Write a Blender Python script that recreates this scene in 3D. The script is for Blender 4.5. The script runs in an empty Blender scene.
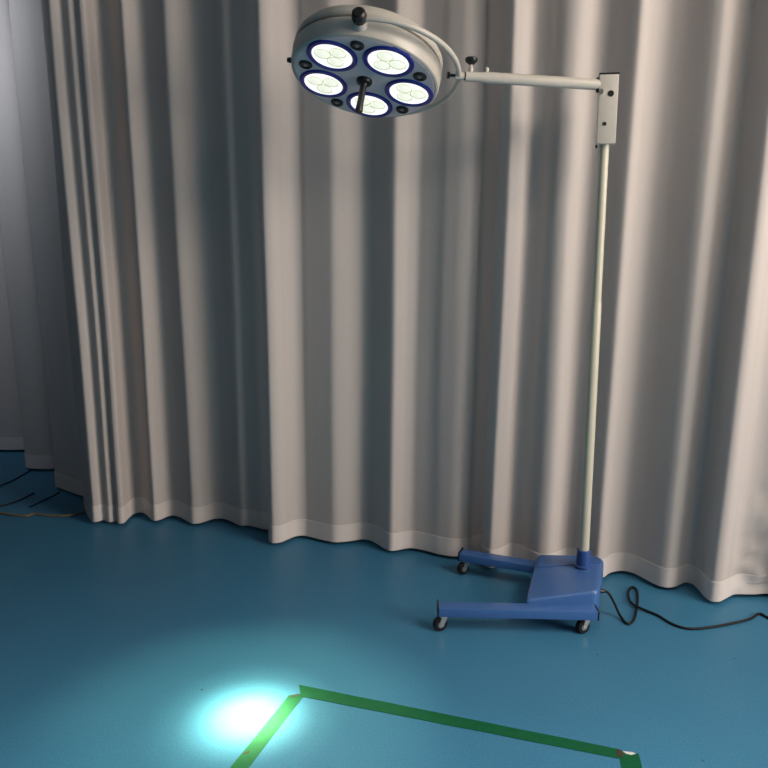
import bpy, bmesh, math, random
from mathutils import Vector, Matrix, noise
random.seed(4)
S = bpy.context.scene
COL = S.collection
V = Vector

# ------------------------------------------------------------------ materials
def nodes(name):
    m = bpy.data.materials.new(name); m.use_nodes = True
    nt = m.node_tree
    return m, nt, nt.nodes['Principled BSDF'], nt.nodes['Material Output']

def paint(name, rgb, rough=0.4, metal=0.0, spec=0.5, mottling=0.06, scale=40):
    m, nt, b, o = nodes(name)
    tc = nt.nodes.new('ShaderNodeTexCoord'); n = nt.nodes.new('ShaderNodeTexNoise')
    n.inputs['Scale'].default_value = scale
    mix = nt.nodes.new('ShaderNodeMix'); mix.data_type = 'RGBA'
    mix.inputs[6].default_value = (*[c*(1-mottling) for c in rgb], 1)
    mix.inputs[7].default_value = (*[min(1, c*(1+mottling)) for c in rgb], 1)
    nt.links.new(tc.outputs['Object'], n.inputs['Vector'])
    nt.links.new(n.outputs['Fac'], mix.inputs[0])
    nt.links.new(mix.outputs[2], b.inputs['Base Color'])
    b.inputs['Roughness'].default_value = rough
    b.inputs['Metallic'].default_value = metal
    b.inputs['Specular IOR Level'].default_value = spec
    return m

def glow(name, rgb, strength):
    m, nt, b, o = nodes(name)
    b.inputs['Base Color'].default_value = (*[c*0.8 for c in rgb], 1)
    b.inputs['Emission Color'].default_value = (*rgb, 1)
    b.inputs['Emission Strength'].default_value = strength
    return m

def cloth(name, rgb, see_through, back=0.25):
    m, nt, b, o = nodes(name)
    nt.nodes.remove(b)
    tc = nt.nodes.new('ShaderNodeTexCoord')
    mp = nt.nodes.new('ShaderNodeMapping'); mp.inputs['Scale'].default_value = (260, 260, 60)
    n = nt.nodes.new('ShaderNodeTexNoise'); n.inputs['Scale'].default_value = 1.0
    nt.links.new(tc.outputs['Object'], mp.inputs['Vector']); nt.links.new(mp.outputs['Vector'], n.inputs['Vector'])
    mix = nt.nodes.new('ShaderNodeMix'); mix.data_type = 'RGBA'
    mix.inputs[6].default_value = (*[c*0.95 for c in rgb], 1)
    mix.inputs[7].default_value = (*[min(1, c*1.05) for c in rgb], 1)
    nt.links.new(n.outputs['Fac'], mix.inputs[0])
    d = nt.nodes.new('ShaderNodeBsdfDiffuse'); t = nt.nodes.new('ShaderNodeBsdfTranslucent')
    tr = nt.nodes.new('ShaderNodeBsdfTransparent')
    nt.links.new(mix.outputs[2], d.inputs['Color']); nt.links.new(mix.outputs[2], t.inputs['Color'])
    m1 = nt.nodes.new('ShaderNodeMixShader'); m1.inputs[0].default_value = back
    m2 = nt.nodes.new('ShaderNodeMixShader'); m2.inputs[0].default_value = see_through
    nt.links.new(d.outputs[0], m1.inputs[1]); nt.links.new(t.outputs[0], m1.inputs[2])
    nt.links.new(m1.outputs[0], m2.inputs[1]); nt.links.new(tr.outputs[0], m2.inputs[2])
    nt.links.new(m2.outputs[0], o.inputs['Surface'])
    return m

def floor_material():
    m, nt, b, o = nodes('blue_epoxy')
    L = nt.links.new
    tc = nt.nodes.new('ShaderNodeTexCoord')
    n1 = nt.nodes.new('ShaderNodeTexNoise'); n1.inputs['Scale'].default_value = 1.7; n1.inputs['Detail'].default_value = 6
    n2 = nt.nodes.new('ShaderNodeTexNoise'); n2.inputs['Scale'].default_value = 160; n2.inputs['Detail'].default_value = 3
    v = nt.nodes.new('ShaderNodeTexVoronoi'); v.inputs['Scale'].default_value = 9
    for k in (n1, n2, v): L(tc.outputs['Object'], k.inputs['Vector'])
    a = nt.nodes.new('ShaderNodeMix'); a.data_type = 'RGBA'
    a.inputs[6].default_value = (0.033, 0.142, 0.262, 1); a.inputs[7].default_value = (0.052, 0.205, 0.340, 1)
    L(n1.outputs['Fac'], a.inputs[0])
    g = nt.nodes.new('ShaderNodeMix'); g.data_type = 'RGBA'; g.blend_type = 'OVERLAY'
    g.inputs[0].default_value = 0.30
    L(a.outputs[2], g.inputs[6]); L(n2.outputs['Fac'], g.inputs[7])
    r = nt.nodes.new('ShaderNodeValToRGB')
    r.color_ramp.elements[0].position = 0.035; r.color_ramp.elements[0].color = (1, 1, 1, 1)
    r.color_ramp.elements[1].position = 0.06; r.color_ramp.elements[1].color = (0, 0, 0, 1)
    L(v.outputs['Distance'], r.inputs['Fac'])
    sc = nt.nodes.new('ShaderNodeMath'); sc.operation = 'MULTIPLY'; sc.inputs[1].default_value = 0.55
    sep = nt.nodes.new('ShaderNodeSeparateColor'); L(v.outputs['Color'], sep.inputs[0])
    gt = nt.nodes.new('ShaderNodeMath'); gt.operation = 'GREATER_THAN'; gt.inputs[1].default_value = 0.6
    L(sep.outputs[0], gt.inputs[0])
    mu = nt.nodes.new('ShaderNodeMath'); mu.operation = 'MULTIPLY'
    L(r.outputs['Color'], mu.inputs[0]); L(gt.outputs[0], mu.inputs[1]); L(mu.outputs[0], sc.inputs[0])
    k = nt.nodes.new('ShaderNodeMix'); k.data_type = 'RGBA'
    k.inputs[7].default_value = (0.015, 0.035, 0.05, 1)
    L(sc.outputs[0], k.inputs[0]); L(g.outputs[2], k.inputs[6])
    L(k.outputs[2], b.inputs['Base Color'])
    rr = nt.nodes.new('ShaderNodeMapRange'); rr.inputs[3].default_value = 0.34; rr.inputs[4].default_value = 0.5
    L(n1.outputs['Fac'], rr.inputs[0]); L(rr.outputs[0], b.inputs['Roughness'])
    bp = nt.nodes.new('ShaderNodeBump'); bp.inputs['Strength'].default_value = 0.08; bp.inputs['Distance'].default_value = 0.002
    L(n2.outputs['Fac'], bp.inputs['Height']); L(bp.outputs[0], b.inputs['Normal'])
    b.inputs['Specular IOR Level'].default_value = 0.2
    return m

M = dict(
    floor=floor_material(),
    wall=paint('wall_plaster', (0.07, 0.07, 0.075), 0.8),
    ceiling=paint('ceiling_paint', (0.6, 0.6, 0.6), 0.9),
    sheer=cloth('curtain_sheer', (0.650, 0.602, 0.578), 0.13, 0.12),
    hem=cloth('curtain_hem', (0.73, 0.68, 0.655), 0.02, 0.12),
    white=paint('cream_enamel', (0.54, 0.51, 0.455), 0.34),
    pole=paint('pole_enamel', (0.56, 0.54, 0.43), 0.35),
    face=paint('lamp_face_enamel', (0.92, 0.73, 0.72), 0.5),
    blue=paint('blue_enamel', (0.050, 0.135, 0.36), 0.30),
    socket=paint('dark_blue_enamel', (0.030, 0.075, 0.26), 0.35),
    ring=paint('navy_plastic', (0.014, 0.022, 0.27), 0.3),
    black=paint('black_plastic', (0.008, 0.008, 0.009), 0.4),
    rubber=paint('black_rubber', (0.006, 0.006, 0.007), 0.55, spec=0.3),
    steel=paint('zinc_steel', (0.62, 0.60, 0.55), 0.3, 1.0),
    tape=paint('green_tape', (0.003, 0.088, 0.034), 0.5, spec=0.2, mottling=0.18, scale=30),
    tan=paint('tan_cable', (0.16, 0.125, 0.075), 0.5),
    paper=paint('white_paper', (0.6, 0.6, 0.6), 0.8),
    rust=paint('brown_scuff', (0.045, 0.028, 0.02), 0.8),
    grey=paint('grey_screw', (0.34, 0.35, 0.37), 0.35, 0.6),
    lens=glow('lit_lens', (1.0, 1.0, 0.98), 0.95),
    led=glow('lit_led', (0.93, 0.95, 0.80), 0.85),
    ledrim=glow('led_rim', (0.80, 0.84, 0.62), 0.45),
)

# ------------------------------------------------------------------ mesh tools
def link(name, bm, mat, parent=None, smooth=True, kind=None, origin=V((0, 0, 0)), sharp=35):
    bmesh.ops.recalc_face_normals(bm, faces=bm.faces)
    if origin.length: bmesh.ops.translate(bm, verts=bm.verts, vec=-origin)
    me = bpy.data.meshes.new(name); bm.to_mesh(me); bm.free()
    me.materials.append(mat)
    if smooth:
        for p in me.polygons: p.use_smooth = True
        me.set_sharp_from_angle(angle=math.radians(sharp))
    o = bpy.data.objects.new(name, me); COL.objects.link(o)
    if parent: o.parent = parent
    if kind: o['kind'] = kind
    return o

def tag(o, label, cat, group=None):
    o['label'] = label; o['category'] = cat
    if group: o['group'] = group
    return o

def frame_of(d):
    d = d.normalized()
    u = d.orthogonal().normalized()
    return u, d.cross(u)

def lathe(bm, origin, axis, profile, n=48, closed_ends=True):
    """profile: list of (radius, height along axis)."""
    u, w = frame_of(axis); ax = axis.normalized()
    rings = []
    for r, h in profile:
        if r < 1e-6:
            rings.append([bm.verts.new(origin + ax*h)])
        else:
            rings.append([bm.verts.new(origin + ax*h + (u*math.cos(2*math.pi*i/n) + w*math.sin(2*math.pi*i/n))*r) for i in range(n)])
    for A, B in zip(rings, rings[1:]):
        for i in range(n):
            j = (i+1) % n
            if len(A) == 1 and len(B) == 1: continue
            if len(A) == 1: bm.faces.new((A[0], B[i], B[j]))
            elif len(B) == 1: bm.faces.new((A[i], A[j], B[0]))
            else: bm.faces.new((A[i], A[j], B[j], B[i]))
    if closed_ends:
        for R in (rings[0], rings[-1]):
            if len(R) > 2: bm.faces.new(R)

def spline(pts, sub=6):
    P = [V(p) for p in pts]
    P = [P[0]*2 - P[1]] + P + [P[-1]*2 - P[-2]]
    out = []
    for i in range(1, len(P)-2):
        p0, p1, p2, p3 = P[i-1:i+3]
        t0 = 0.0
        t1 = t0 + max((p1-p0).length, 1e-6)**0.5
        t2 = t1 + max((p2-p1).length, 1e-6)**0.5
        t3 = t2 + max((p3-p2).length, 1e-6)**0.5
        for k in range(sub):
            t = t1 + (t2-t1)*k/sub
            a1 = p0*((t1-t)/(t1-t0)) + p1*((t-t0)/(t1-t0))
            a2 = p1*((t2-t)/(t2-t1)) + p2*((t-t1)/(t2-t1))
            a3 = p2*((t3-t)/(t3-t2)) + p3*((t-t2)/(t3-t2))
            b1 = a1*((t2-t)/(t2-t0)) + a2*((t-t0)/(t2-t0))
            b2 = a2*((t3-t)/(t3-t1)) + a3*((t-t1)/(t3-t1))
            out.append(b1*((t2-t)/(t2-t1)) + b2*((t-t1)/(t2-t1)))
    out.append(P[-2].copy())
    return out

def tube(bm, pts, r, n=14):
    rings = []
    t = (pts[1]-pts[0]).normalized(); u, w = frame_of(t)
    for i, p in enumerate(pts):
        d = (pts[min(i+1, len(pts)-1)] - pts[max(i-1, 0)]).normalized()
        u = (u - d*u.dot(d)).normalized(); w = d.cross(u)
        rad = r(i/(len(pts)-1)) if callable(r) else r
        rings.append([bm.verts.new(p + (u*math.cos(2*math.pi*k/n) + w*math.sin(2*math.pi*k/n))*rad) for k in range(n)])
    for A, B in zip(rings, rings[1:]):
        for k in range(n):
            j = (k+1) % n
            bm.faces.new((A[k], A[j], B[j], B[k]))
    bm.faces.new(rings[0]); bm.faces.new(rings[-1])

def bar(bm, c, X, Y, Z, sx, sy, sz, bevel=0.004, seg=2):
    """box centred at c with half sizes along unit axes X, Y, Z."""
    vs = [bm.verts.new(c + X*sx*i + Y*sy*j + Z*sz*k) for i in (-1, 1) for j in (-1, 1) for k in (-1, 1)]
    fs = []
    for q in ((0, 1, 3, 2), (4, 6, 7, 5), (0, 4, 5, 1), (2, 3, 7, 6), (0, 2, 6, 4), (1, 5, 7, 3)):
        fs.append(bm.faces.new([vs[i] for i in q]))
    if bevel:
        es = list({e for f in fs for e in f.edges})
        bmesh.ops.bevel(bm, geom=es, offset=bevel, segments=seg, affect='EDGES', profile=0.6)

def prism(bm, bottom, top):
    b = [bm.verts.new(p) for p in bottom]; t = [bm.verts.new(p) for p in top]
    n = len(b)
    for i in range(n):
        j = (i+1) % n
        bm.faces.new((b[i], b[j], t[j], t[i]))
    bm.faces.new(b); bm.faces.new(t)

def rounded(poly, rad, seg=6):
    """round the corners of a plan polygon of (x, y, z) points; rad per corner."""
    out = []; n = len(poly)
    for i in range(n):
        p = V(poly[i]); a = V(poly[i-1]); b = V(poly[(i+1) % n]); r = rad[i]
        p1 = p + (a-p).normalized()*r; p2 = p + (b-p).normalized()*r
        for k in range(seg+1):
            t = k/seg
            out.append(p1*(1-t)**2 + p*2*t*(1-t) + p2*t**2)
    return out

# ------------------------------------------------------------------ the setting
def slab(name, x0, x1, y0, y1, z0, z1, mat):
    bm = bmesh.new()
    bar(bm, V(((x0+x1)/2, (y0+y1)/2, (z0+z1)/2)), V((1, 0, 0)), V((0, 1, 0)), V((0, 0, 1)),
        (x1-x0)/2, (y1-y0)/2, (z1-z0)/2, 0)
    return link(name, bm, mat, None, False, 'structure')

CEIL = 2.85
slab('floor', -4.0, 5.0, -4.0, 6.5, -0.1, 0.0, M['floor'])
slab('ceiling', -4.0, 5.0, -4.0, 6.5, CEIL, CEIL+0.1, M['ceiling'])
slab('wall_back', -4.0, 5.0, 6.5, 6.6, -0.1, CEIL+0.1, M['wall'])
slab('right_light_block', 2.86, 2.96, 2.30, 6.6, -0.1, CEIL+0.1, M['wall'])  # unseen partition added to keep window light from leaking behind the curtains
slab('wall_left', -4.1, -4.0, -4.0, 6.6, -0.1, CEIL+0.1, M['wall'])

# ------------------------------------------------------------------ curtains
A_ = [(-3.7, 5.72), (-3.5, 5.60), (-3.32, 5.58), (-3.141, 5.49), (-2.822, 5.281), (-2.487, 4.897), (-2.349, 4.872), (-2.263, 4.893), (-2.225, 4.952), (-2.174, 4.907), (-2.139, 4.752), (-2.125, 4.606), (-2.096, 4.507), (-2.008, 4.486), (-1.935, 4.492), (-1.892, 4.532), (-1.844, 4.514), (-1.814, 4.363), (-1.811, 4.255), (-1.791, 4.178), (-1.742, 4.138), (-1.68, 4.09), (-1.606, 4.036), (-1.545, 4.014), (-1.472, 4.031), (-1.382, 4.082)]
B_ = [(-1.537, 3.907), (-1.49, 3.806), (-1.43, 3.697), (-1.395, 3.654), (-1.376, 3.662), (-1.365, 3.678), (-1.352, 3.680), (-1.336, 3.664), (-1.319, 3.655), (-1.305, 3.662), (-1.296, 3.672), (-1.284, 3.660), (-1.269, 3.638), (-1.251, 3.641), (-1.247, 3.688), (-1.244, 3.742), (-1.231, 3.78), (-1.203, 3.788), (-1.17, 3.758), (-1.134, 3.704), (-1.107, 3.678), (-1.087, 3.692), (-1.067, 3.729), (-1.039, 3.75), (-0.999, 3.73), (-0.953, 3.681), (-0.915, 3.645), (-0.887, 3.65), (-0.859, 3.677), (-0.827, 3.709), (-0.789, 3.715), (-0.744, 3.686), (-0.702, 3.641), (-0.675, 3.622), (-0.652, 3.628), (-0.615, 3.611), (-0.573, 3.586), (-0.533, 3.569), (-0.483, 3.551), (-0.442, 3.602)]
C_ = [(-0.524, 3.471), (-0.516, 3.436), (-0.498, 3.415), (-0.467, 3.423), (-0.435, 3.461), (-0.402, 3.498), (-0.361, 3.505), (-0.327, 3.487), (-0.288, 3.464), (-0.25, 3.444), (-0.217, 3.431), (-0.172, 3.438), (-0.127, 3.456), (-0.095, 3.469), (-0.058, 3.458), (-0.025, 3.418), (0.011, 3.362), (0.038, 3.34), (0.064, 3.346), (0.1, 3.364), (0.132, 3.373), (0.167, 3.359), (0.211, 3.333), (0.253, 3.306), (0.304, 3.286), (0.357, 3.295), (0.402, 3.325), (0.443, 3.345), (0.496, 3.35), (0.555, 3.36)]
D_ = [(0.433, 3.275), (0.428, 3.230), (0.438, 3.190), (0.457, 3.168), (0.484, 3.18), (0.522, 3.217), (0.556, 3.243), (0.589, 3.229), (0.618, 3.173), (0.65, 3.139), (0.686, 3.13), (0.723, 3.15), (0.765, 3.186), (0.806, 3.197), (0.833, 3.153), (0.862, 3.1), (0.885, 3.076), (0.918, 3.091), (0.948, 3.126), (0.979, 3.146), (1.019, 3.151), (1.054, 3.128), (1.083, 3.075), (1.105, 3.032), (1.122, 3.010), (1.146, 2.997), (1.180, 3.005), (1.214, 3.030), (1.242, 3.046), (1.262, 3.030), (1.268, 2.983), (1.268, 2.917), (1.278, 2.883), (1.305, 2.878), (1.347, 2.908), (1.396, 2.939), (1.442, 2.946), (1.484, 2.943), (1.532, 2.952), (1.574, 2.94), (1.596, 2.889), (1.609, 2.824), (1.639, 2.8), (1.702, 2.825), (1.765, 2.843),
      (1.82, 2.80), (1.86, 2.72), (1.92, 2.70), (1.99, 2.76), (2.06, 2.76), (2.10, 2.68), (2.15, 2.62), (2.23, 2.66), (2.32, 2.68), (2.37, 2.60), (2.43, 2.54), (2.52, 2.58), (2.6, 2.6), (2.66, 2.52), (2.74, 2.48)]

HEM0, HEM1, TOP = 0.02, 0.098, CEIL
def shape(p, z, s, seed, crumple):
    k = 1 + 0.030*max(0, z-0.1)/2.5
    x, y = p.x*k, p.y
    w = 0.010*min(1, z)
    x += w*noise.noise((s*3.1, z*0.7, seed)); y += w*noise.noise((s*3.1, z*0.7, seed+7.3))
    f = 0.0045*min(1, 0.25+z)
    x += f*noise.noise((s*13.0, z*0.35, seed+2.7)); y += f*noise.noise((s*15.0, z*0.35, seed+11.1))
    if crumple and p.x > 1.33:
        a = 0.028*max(0, min(1, (1.95-p.x)/0.3))*max(0, min(1, (p.x-1.33)/0.1))*max(0, 1-abs(z-0.2)/0.4)
        y += a*noise.noise((s*9+z*14, z*22-s*10, 3.3))
    return V((x, y, z))

def curtain(pts, label, group, seed, crumple=False):
    path = spline([(x, y, 0) for x, y in pts], 6)
    acc = [0.0]
    for a, b in zip(path, path[1:]): acc.append(acc[-1] + (b-a).length)
    zs = [HEM0 + 0.026*i for i in range(4)] + [0.12+0.03*i for i in range(12)] + [0.48 + (TOP-0.48)*i/34 for i in range(35)]
    bm = bmesh.new()
    rows = [[bm.verts.new(shape(p, z, s, seed, crumple)) for p, s in zip(path, acc)] for z in zs]
    for A, B in zip(rows, rows[1:]):
        for i in range(len(path)-1):
            bm.faces.new((A[i], A[i+1], B[i+1], B[i]))
    root = link('curtain', bm, M['sheer'], None, sharp=180)
    tag(root, label, 'curtain', group)
    # folded and stitched hem: a doubled band with its own thickness
    bm = bmesh.new()
    hz = [HEM0-0.003, HEM0+0.02, HEM0+0.04, HEM0+0.06, HEM1]
    F, K = [], []
    for z in hz:
        q = [shape(p, max(z, HEM0), s, seed, crumple) for p, s in zip(path, acc)]
        for v in q: v.z = z
        f, k = [], []
        for i, v in enumerate(q):
            t = q[min(i+1, len(q)-1)] - q[max(i-1, 0)]; t.z = 0; t.normalize()
            nrm = V((t.y, -t.x, 0))
            f.append(bm.verts.new(v + nrm*0.0022)); k.append(bm.verts.new(v - nrm*0.0022))
        F.append(f); K.append(k)
    n = len(path)
    for r in range(len(hz)-1):
        for i in range(n-1):
            bm.faces.new((F[r][i], F[r][i+1], F[r+1][i+1], F[r+1][i]))
            bm.faces.new((K[r][i+1], K[r][i], K[r+1][i], K[r+1][i+1]))
        for i in (0, n-1): bm.faces.new((F[r][i], F[r+1][i], K[r+1][i], K[r][i]))
    for i in range(n-1):
        bm.faces.new((F[0][i+1], F[0][i], K[0][i], K[0][i+1])); bm.faces.new((F[-1][i], F[-1][i+1], K[-1][i+1], K[-1][i]))
    link('hem', bm, M['hem'], root, sharp=60)
    return root

G = 'grey sheer curtains along the back of the room'
curtain(A_, 'shadowed grey curtain at the far left, its stepped hem set farthest back', G, 1.0)
curtain(B_, 'grey curtain with tightly bunched narrow pleats at its left edge', G, 2.0)
curtain(C_, 'middle grey curtain hanging directly behind the round lamp head', G, 3.0)
curtain(D_, 'brightest wide curtain hanging behind the lamp pole and blue base', G, 4.0, True)

# ------------------------------------------------------------------ the surgical lamp
ROOT = V((0.62, 2.80, 0))
lamp = bpy.data.objects.new('surgical_lamp', None); COL.objects.link(lamp); lamp.location = ROOT
tag(lamp, 'mobile surgical lamp with round five-lens head on a cream pole and blue wheeled base', 'surgical lamp')
def part(name, bm, mat, parent=None, **k):
    return link(name, bm, mat, parent or lamp, origin=ROOT, **k)
X, Y, Z = V((1, 0, 0)), V((0, 1, 0)), V((0, 0, 1))

# base legs
def leg(p0, p1, z0=0.062, z1=0.094, w=0.029):
    d = (p1-p0); L = d.length; d.normalize(); s = V((-d.y, d.x, 0))
    bm = bmesh.new()
    bar(bm, V(((p0.x+p1.x)/2, (p0.y+p1.y)/2, (z0+z1)/2)), d, s, Z, L/2, w, (z1-z0)/2, 0.002)
    o = part('base_leg', bm, M['blue'])
    for e, sg in ((p0, -1), (p1, 1)):
        bm = bmesh.new()
        up = 0.006 if sg < 0 else 0.0
        bar(bm, V((e.x, e.y, (z0+z1)/2+up/2)) + d*sg*0.001, d, s, Z, 0.003, w+0.001, (z1-z0)/2+0.001+up/2, 0.001, 1)
        part('end_cap', bm, M['black'], o)
    return o
leg(V((0.203, 2.676, 0)), V((0.772, 2.660, 0)))
leg(V((0.330, 3.160, 0)), V((0.800, 2.970, 0)))

# casters
def caster(p, ang):
    d = V((math.cos(ang), math.sin(ang), 0)); s = V((-d.y, d.x, 0))
    c = p - d*0.012; r = 0.026
    bm = bmesh.new()                                            # swivel fork: top plate, stem and two cheeks
    bar(bm, V((p.x, p.y, 0.0595)), d, s, Z, 0.020, 0.018, 0.0025, 0.001, 1)
    lathe(bm, V((p.x, p.y, 0.052)), Z, [(0.008, 0), (0.008, 0.006)], 16)
    for q in (-1, 1):
        pl = [c + s*q*0.0135 + d*a + Z*b for a, b in ((-0.007, 0.020), (0.007, 0.020), (0.022, 0.050), (0.022, 0.054), (0.0, 0.054), (-0.004, 0.040))]
        prism(bm, [v - s*0.001 for v in pl], [v + s*0.001 for v in pl])
    bar(bm, V((c.x, c.y, 0.0545)) + d*0.011, d, s, Z, 0.011, 0.0145, 0.0015, 0.0005, 1)
    lathe(bm, V((c.x, c.y, r)) - s*0.017, s, [(0.004, 0), (0.004, 0.034)], 10)
    o = part('caster', bm, M['steel'])
    bm = bmesh.new()
    lathe(bm, V((c.x, c.y, r)), s, [(0.012, -0.0115), (r-0.003, -0.0115), (r, -0.008), (r, 0.008), (r-0.003, 0.0115), (0.012, 0.0115)], 32)
    part('wheel', bm, M['rubber'], o)
    bm = bmesh.new()
    lathe(bm, V((c.x, c.y, r)), s, [(0.0, -0.0122), (0.012, -0.0122), (0.012, 0.0122), (0.0, 0.0122)], 20)
    part('wheel_hub', bm, M['grey'], o)
caster(V((0.222, 2.672, 0)), 0.35)
caster(V((0.735, 2.664, 0)), 0.45)
caster(V((0.350, 3.150, 0)), 0.5)
caster(V((0.770, 2.984, 0)), 1.0)

# base body: a wedge, higher at the pole end
def body_z(x, y):
    return 0.112 + (x-0.53-(y-2.69)*0.21)/0.235*0.036
foot = [(0.519, 2.690, 0), (0.785, 2.684, 0), (0.884, 2.985, 0), (0.636, 3.090, 0)]
pl = rounded(foot, (0.016, 0.030, 0.045, 0.022))
cx, cy = 0.71, 2.86
bm = bmesh.new()
levels = []
for inset, dz in ((1.0, None), (1.0, -0.016), (0.985, -0.006), (0.955, -0.001), (0.92, 0.0)):
    ring = []
    for p in pl:
        x = cx + (p.x-cx)*inset; y = cy + (p.y-cy)*inset
        ring.append(bm.verts.new((x, y, 0.072 if dz is None else min(0.150, body_z(p.x, p.y)) + dz)))
    levels.append(ring)
for A, B in zip(levels, levels[1:]):
    for i in range(len(A)):
        j = (i+1) % len(A); bm.faces.new((A[i], A[j], B[j], B[i]))
bm.faces.new(levels[0]); bm.faces.new(levels[-1])
body = part('base_body', bm, M['blue'], sharp=40)
bm = bmesh.new()                                                # raised rear pad under the pole
pad = rounded([(0.612, 2.955, 0), (0.858, 2.925, 0), (0.866, 2.974, 0), (0.646, 3.070, 0)], (0.01, 0.012, 0.03, 0.015))
prism(bm, [V((p.x, p.y, body_z(p.x, p.y)*0.5+0.05)) for p in pad], [V((p.x, p.y, min(0.150, body_z(p.x, p.y))+0.003)) for p in pad])
part('rear_pad', bm, M['blue'], body)

# pole
PB = V((0.781, 2.912, 0.14)); PT = V((0.762, 2.912, 1.95))
def on_pole(z): return PB + (PT-PB)*((z-PB.z)/(PT.z-PB.z))
pd = (PT-PB).normalized()
bm = bmesh.new(); lathe(bm, on_pole(0.145), pd, [(0.033, 0), (0.033, 0.005), (0.0285, 0.008), (0.0265, 0.060), (0.0255, 0.067), (0.019, 0.068)], 32)
part('pole_socket', bm, M['socket'])
bm = bmesh.new(); lathe(bm, on_pole(0.19), pd, [(0.0195, 0), (0.0185, 0.975), (0.0175, 0.98)], 32)
part('lower_pole', bm, M['pole'])
bm = bmesh.new(); lathe(bm, on_pole(1.165), pd, [(0.0165, 0), (0.0160, 0.62)], 32)
part('upper_pole', bm, M['pole'])

# bracket box at the pole top
bm = bmesh.new()
yaw = math.radians(-12)
bx = V((math.cos(yaw), math.sin(yaw), 0)); by = V((-bx.y, bx.x, 0))
BC = on_pole(1.835) + V((0.003, 0, 0))
bar(bm, BC, bx, by, pd, 0.032, 0.036, 0.114, 0.004)
box = part('bracket_box', bm, M['white'])
def boxpt(u, w, out=0.0): return BC + bx*u + pd*w - by*(0.036+out)
for u, w, r in ((0.008, 0.051, 0.0105), (-0.008, -0.048, 0.0065)):
    bm = bmesh.new(); lathe(bm, boxpt(u, w, -0.004), -by, [(r, 0), (r, 0.0055), (r*0.8, 0.0065), (0, 0.005)], 20)
    part('bolt_hole', bm, M['black'], box)
bm = bmesh.new(); lathe(bm, boxpt(-0.0235, 0.058, -0.002), -by, [(0.009, 0), (0.009, 0.012), (0.006, 0.016), (0, 0.016)], 20)
part('hinge_bolt', bm, M['steel'], box)
bm = bmesh.new(); bar(bm, BC - bx*0.037 + pd*0.082 - by*0.02, bx, by, pd, 0.005, 0.012, 0.024, 0.001, 1)  # plate blackened to give the shadow where the arm enters
bar(bm, BC + pd*0.1175, bx, by, pd, 0.033, 0.034, 0.0016, 0.0005, 1)
part('shaded_plate', bm, M['black'], box)
bm = bmesh.new(); lathe(bm, BC - bx*0.030 - pd*0.117 - by*0.03, -pd, [(0.005, 0), (0.005, 0.010), (0, 0.012)], 12)
part('stop_screw', bm, M['black'], box)

# lamp head frame: face centre HP, face normal HN pointing down to the light pool
HP = V((-0.075, 2.861, 1.92)); HN = V((-0.15628, -0.35102, -0.92323)).normalized()
HA = V((0.11798, -0.93466, 0.33540)).normalized(); HB = HN.cross(HA)
def H(t, r, h):
    t = math.radians(t)
    return HP + (HA*math.cos(t) + HB*math.sin(t))*r - HN*h
UP = -HN
bm = bmesh.new()
lathe(bm, HP, UP, [(0.0, 0.002), (0.236, 0.002), (0.244, 0.000), (0.250, 0.003), (0.253, 0.010), (0.256, 0.056), (0.253, 0.061), (0.238, 0.062)], 96, False)
lathe(bm, HP, UP, [(0.238, 0.062), (0.237, 0.072), (0.250, 0.073), (0.254, 0.079), (0.253, 0.094), (0.243, 0.110), (0.21, 0.126), (0.14, 0.138), (0.06, 0.143), (0, 0.144)], 96, False)
head = part('lamp_housing', bm, M['white'], sharp=30)
bm = bmesh.new()
lathe(bm, HP, HN, [(0.0, 0.0006), (0.238, 0.0006), (0.240, -0.003)], 96, False)
part('lamp_face', bm, M['face'], head, sharp=60)

for k in range(5):
    c = H(336-72*k, 0.158, 0)
    bm = bmesh.new()
    lathe(bm, c, HN, [(0.0845, -0.006), (0.0845, 0.004), (0.081, 0.007), (0.071, 0.007), (0.0665, 0.003), (0.0665, -0.006)], 56, False)
    ring = part('lens_ring', bm, M['ring'])
    bm = bmesh.new()
    lathe(bm, c, HN, [(0.0672, 0.004), (0.062, 0.0035), (0.058, 0.001), (0.0, 0.001)], 48, False)
    part('lens', bm, M['lens'], ring)
    for j in range(3):
        an = math.radians(120*j + 25 + 15*k)
        q = c + (HA*math.cos(an) + HB*math.sin(an))*0.031
        bm = bmesh.new(); lathe(bm, q, HN, [(0.0265, 0.001), (0.0280, 0.004), (0.0255, 0.0045), (0.0240, 0.0015)], 28, False)
        part('led_bezel', bm, M['ledrim'], ring)
        bm = bmesh.new(); lathe(bm, q, HN, [(0.0235, 0.001), (0.021, 0.004), (0.013, 0.0075), (0, 0.009)], 24, False)
        part('led', bm, M['led'], ring)
    c = H(12-72*k, 0.203, 0)
    bm = bmesh.new(); lathe(bm, c, HN, [(0.0225, 0), (0.0225, 0.006), (0.019, 0.009), (0.013, 0.008), (0.010, 0.004), (0, 0.004)], 32)
    cap = part('vent_cap', bm, M['black'])
    bm = bmesh.new(); lathe(bm, c + HN*0.004, HN, [(0.008, 0), (0.007, 0.0025), (0, 0.003)], 16)
    part('screw', bm, M['grey'], cap)

bm = bmesh.new()                                                # sterile centre handle
lathe(bm, HP, HN, [(0.027, 0), (0.027, 0.008), (0.024, 0.013), (0.014, 0.017), (0.0115, 0.024), (0.0115, 0.09), (0.0135, 0.112), (0.012, 0.117), (0, 0.118)], 32)
part('centre_handle', bm, M['black'])

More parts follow.
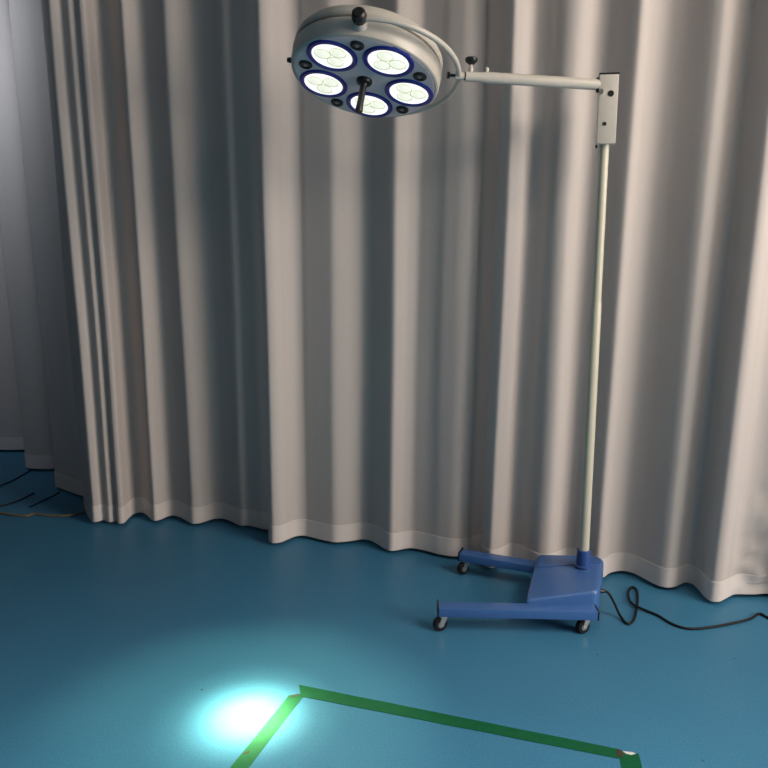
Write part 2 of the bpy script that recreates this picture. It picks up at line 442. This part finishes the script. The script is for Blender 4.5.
# yoke: half ring from the near pivot round the right side to the far pivot
YH = 0.036
pts = []
for i in range(33):
    t = 10 - 180*i/32
    side = math.sin(math.radians(180*i/32))
    pts.append(H(t, 0.283 + 0.030*side**0.8, YH + 0.022*side))
bm = bmesh.new(); tube(bm, spline(pts, 2), 0.0092, 16)
yoke = part('yoke', bm, M['white'])
for t in (10, -170):
    o = H(t, 0.252, YH); d = (H(t, 0.4, YH) - o).normalized()
    bm = bmesh.new(); lathe(bm, o, d, [(0.024, -0.004), (0.024, 0.020), (0.022, 0.026), (0.010, 0.029), (0.010, 0.034)], 28)
    piv = part('pivot_boss', bm, M['white'])
    if t > 0:
        bm = bmesh.new()
        lathe(bm, o, d, [(0.012, 0.026), (0.022, 0.028), (0.0235, 0.044), (0.020, 0.050), (0.021, 0.060), (0.015, 0.066), (0, 0.066)], 18)
        part('pivot_knob', bm, M['black'], piv)
o = H(96, 0.252, 0.028); d = (H(96, 0.4, 0.030)-o).normalized()
bm = bmesh.new(); lathe(bm, o, d, [(0.009, 0), (0.009, 0.012), (0.007, 0.019), (0, 0.019)], 12)
part('rim_screw', bm, M['black'])

# horizontal arm from the yoke to the bracket box
J = H(-80, 0.313, YH + 0.022)
E_ = BC - bx*0.030 + pd*0.083 - by*0.018
ad = (E_-J).normalized()
bm = bmesh.new(); tube(bm, [J - ad*0.012, J + ad*0.040], 0.0125, 20)
jb = part('yoke_hub', bm, M['white'])
bm = bmesh.new(); tube(bm, [J + ad*0.018, J + ad*0.022], 0.0132, 20); part('joint_ring', bm, M['black'], jb)
bm = bmesh.new(); tube(bm, [J - ad*0.040, J - ad*0.032], 0.011, 16); tube(bm, [J - ad*0.032, J - ad*0.012], 0.005, 10)
part('joint_bolt', bm, M['black'], jb)
bm = bmesh.new()
L = (E_-J).length
tube(bm, [J + ad*0.022, J + ad*0.03, J + ad*0.075, J + ad*0.095, E_], lambda f: 0.0165 if f < 0.6 else 0.0185, 24)
arm = part('swing_arm', bm, M['white'], sharp=50)
k0 = J + ad*0.040
aup = (Z - ad*ad.z).normalized()
bm = bmesh.new(); lathe(bm, k0 + aup*0.012, aup, [(0.008, 0), (0.008, 0.018), (0.005, 0.020), (0.005, 0.036)], 16)
st = part('knob_stem', bm, M['white'], arm)
bm = bmesh.new()
lathe(bm, k0 + aup*0.038, aup, [(0.008, 0), (0.017, 0.006), (0.021, 0.012), (0.021, 0.020), (0.016, 0.024), (0, 0.024)], 20)
part('clamp_knob', bm, M['black'], arm)
bm = bmesh.new(); lathe(bm, J + ad*0.095 + aup*0.012, aup, [(0.0075, 0), (0.0075, 0.017), (0.004, 0.021), (0, 0.021)], 16)
part('stop_pin', bm, M['white'], arm)

# power cord trailing from the base
cord = [(0.825, 2.790, 0.100), (0.846, 2.790, 0.094), (0.870, 2.785, 0.058), (0.890, 2.775, 0.016), (0.897, 2.752, 0.006), (0.9, 2.73, 0.005), (0.907, 2.715, 0.005), (0.932, 2.739, 0.005), (0.973, 2.829, 0.005), (1.007, 2.925, 0.005), (1.025, 3.005, 0.005), (1.016, 3.022, 0.005), (0.99, 2.986, 0.005), (0.971, 2.916, 0.006), (0.968, 2.858, 0.012), (1.005, 2.82, 0.007), (1.038, 2.787, 0.005), (1.068, 2.723, 0.005), (1.1, 2.692, 0.005), (1.131, 2.684, 0.005), (1.193, 2.694, 0.005), (1.282, 2.722, 0.005), (1.377, 2.762, 0.005), (1.434, 2.804, 0.005), (1.45, 2.774, 0.005), (1.502, 2.711, 0.005), (1.634, 2.684, 0.005), (1.9, 2.5, 0.005)]
bm = bmesh.new(); tube(bm, spline(cord, 6), 0.0048, 10)
part('power_cord', bm, M['rubber'])
bm = bmesh.new(); lathe(bm, V((0.812, 2.790, 0.100)), V((1, 0, -0.1)), [(0.010, 0), (0.008, 0.016), (0.006, 0.022)], 14)
part('cord_grip', bm, M['black'])

# ------------------------------------------------------------------ floor tape and loose cables
def strip(name, quad, z, label, cat, group, n=24):
    a, b, c, d = [V((x, y, z)) for x, y in quad]               # a-b one end, d-c the other
    bm = bmesh.new()
    rows = []
    for i in range(n+1):
        t = i/n
        l = a.lerp(d, t); r = b.lerp(c, t); w = (r-l).normalized()
        l = l + w*0.0018*noise.noise((t*9, 1.0, z*900)); r = r + w*0.0018*noise.noise((t*9, 5.0, z*900))
        rows.append([bm.verts.new(l), bm.verts.new(r), bm.verts.new(r + Z*0.0006), bm.verts.new(l + Z*0.0006)])
    for A, B in zip(rows, rows[1:]):
        for i in range(4):
            j = (i+1) % 4; bm.faces.new((A[i], A[j], B[j], B[i]))
    bm.faces.new(rows[0]); bm.faces.new(rows[-1])
    return tag(link(name, bm, M['tape'], None, False), label, cat, group)
TG = 'green tape lines on the floor'
t1 = strip('floor_tape', [(-0.289, 2.251), (-0.236, 2.265), (-0.528, 1.409), (-0.583, 1.404)], 0.0002, 'green floor tape strip running through the bright pool of light', 'tape', TG)
t2 = strip('floor_tape', [(-0.262, 2.309), (-0.250, 2.246), (0.658, 1.963), (0.676, 2.002)], 0.0009, 'long green floor tape strip between the two taped corners', 'tape', TG)
t3 = strip('floor_tape', [(0.664, 1.993), (0.720, 1.986), (0.640, 1.45), (0.584, 1.45)], 0.0002, 'short green tape stub at the bottom edge, right of the long strip', 'tape', TG)
def scrap(name, c, pts, mat, parent, z):
    bm = bmesh.new()
    prism(bm, [V((c[0]+x, c[1]+y, z)) for x, y in pts], [V((c[0]+x, c[1]+y, z+0.0006)) for x, y in pts])
    link(name, bm, mat, parent, False)
scrap('torn_edge', (0.694, 1.985), [(-0.016, 0.010), (-0.010, 0.0), (0.004, -0.006), (0.018, 0.0), (0.010, 0.006)], M['paper'], t3, 0.0009)
scrap('scuff', (0.668, 1.985), [(-0.011, -0.012), (0.004, -0.016), (0.010, 0.010), (-0.004, 0.018)], M['rust'], t2, 0.0016)
scrap('scuff', (-0.270, 2.243), [(-0.014, -0.004), (0.004, 0.002), (0.014, 0.016), (0.0, 0.012)], M['rust'], t1, 0.0009)
scrap('scuff', (-0.372, 1.975), [(-0.008, -0.006), (0.002, -0.004), (0.008, 0.007), (-0.002, 0.005)], M['rust'], t1, 0.0009)

def cable(name, pts, r, mat, label, group=None):
    bm = bmesh.new(); tube(bm, spline(pts, 5), r, 10)
    return tag(link(name, bm, mat), label, 'cable', group)
z = 0.006
cable('floor_cable', [(x, y, z) for x, y in ((-2.45, 3.88), (-2.149, 3.856), (-1.917, 3.793), (-1.847, 3.769), (-1.765, 3.757), (-1.747, 3.783), (-1.667, 3.765), (-1.578, 3.760), (-1.52, 3.80), (-1.46, 3.88), (-1.40, 3.97))], 0.006, M['tan'], 'tan cable lying on the floor left of the bunched curtain pleats')
WG = 'dark wires on the floor at the left'
cable('floor_wire', [(x, y, 0.004) for x, y in ((-2.12, 4.20), (-2.091, 4.29), (-2.072, 4.446), (-2.062, 4.56))], 0.0035, M['rubber'], 'dark wire on the floor farthest back, under the stepped curtain hem', WG)
cable('floor_wire', [(x, y, 0.004) for x, y in ((-2.12, 3.79), (-2.009, 3.839), (-1.963, 3.891), (-1.911, 3.965), (-1.889, 4.053), (-1.88, 4.10))], 0.004, M['rubber'], 'dark wire on the floor crossing the left edge of the photo', WG)
cable('floor_wire', [(x, y, 0.004) for x, y in ((-1.807, 3.887), (-1.78, 3.98), (-1.752, 4.088), (-1.745, 4.115))], 0.0035, M['rubber'], 'short dark wire on the floor nearest the bunched curtain, behind the tan cable', WG)

# ------------------------------------------------------------------ light
w = bpy.data.worlds.new('World'); S.world = w; w.use_nodes = True
bg = w.node_tree.nodes['Background']; bg.inputs['Color'].default_value = (0.85, 0.82, 0.82, 1); bg.inputs['Strength'].default_value = 0.095

def area(name, loc, target, sx, sy, power, rgb, spread=180):
    l = bpy.data.lights.new(name, 'AREA'); l.shape = 'RECTANGLE'; l.size = sx; l.size_y = sy; l.energy = power; l.color = rgb; l.spread = math.radians(spread)
    o = bpy.data.objects.new(name, l); COL.objects.link(o); o.location = loc
    o.rotation_euler = (V(target)-V(loc)).to_track_quat('-Z', 'Y').to_euler()
    return o
area('window_daylight', (4.5, 0.15, 1.9), (0.6, 3.1, 1.4), 2.2, 1.7, 178, (1.0, 0.875, 0.77))
area('overhead_fill', (-0.1, 0.35, 2.82), (-0.1, 0.35, 0), 2.6, 1.4, 42, (1.0, 0.90, 0.78), 88)  # unseen overhead light, spread narrowed to brighten the floor and spare the curtains
area('overhead_fill', (1.9, 1.6, 2.80), (1.2, 2.9, 1.3), 1.2, 0.8, 50, (1.0, 0.86, 0.72))  # added warm fill, lifts the upper part of the right curtain
area('overhead_fill', (-2.7, 3.6, 2.80), (-2.5, 4.6, 2.25), 1.2, 0.4, 11.5, (0.84, 0.90, 1.0), 105)  # added cool fill, brightens the top of the far-left curtain

POOL = V((-0.395, 2.14, 0))
for k in range(5):
    for watts, cone in ((460, 7.5), (190, 11.5), (50, 17), (26, 38)):                   # the focused core and the wider spill of each lens
        l = bpy.data.lights.new('lens_beam', 'SPOT'); l.energy = watts; l.color = (1.0, 0.97, 0.58)
        l.spot_size = math.radians(cone); l.spot_blend = 1.0; l.shadow_soft_size = 0.03
        o = bpy.data.objects.new('lens_beam', l); COL.objects.link(o)
        o.location = H(336-72*k, 0.158, 0) + HN*0.03
        o.rotation_euler = (POOL-o.location).to_track_quat('-Z', 'Y').to_euler()

# ------------------------------------------------------------------ camera
cam = bpy.data.cameras.new('Camera'); cam.sensor_width = 36; cam.lens = 800/768*36
co = bpy.data.objects.new('Camera', cam); COL.objects.link(co); S.camera = co
pitch = math.atan(800/3946)
co.matrix_world = Matrix.Translation((0, 0, 1.45)) @ Matrix.Rotation(math.radians(90)-pitch, 4, 'X') @ Matrix.Rotation(math.radians(0.5), 4, 'Z')
S.view_settings.view_transform = 'Standard'; S.view_settings.look = 'None'
S.view_settings.exposure = 0.0; S.view_settings.gamma = 1.0; S.view_settings.use_curve_mapping = False
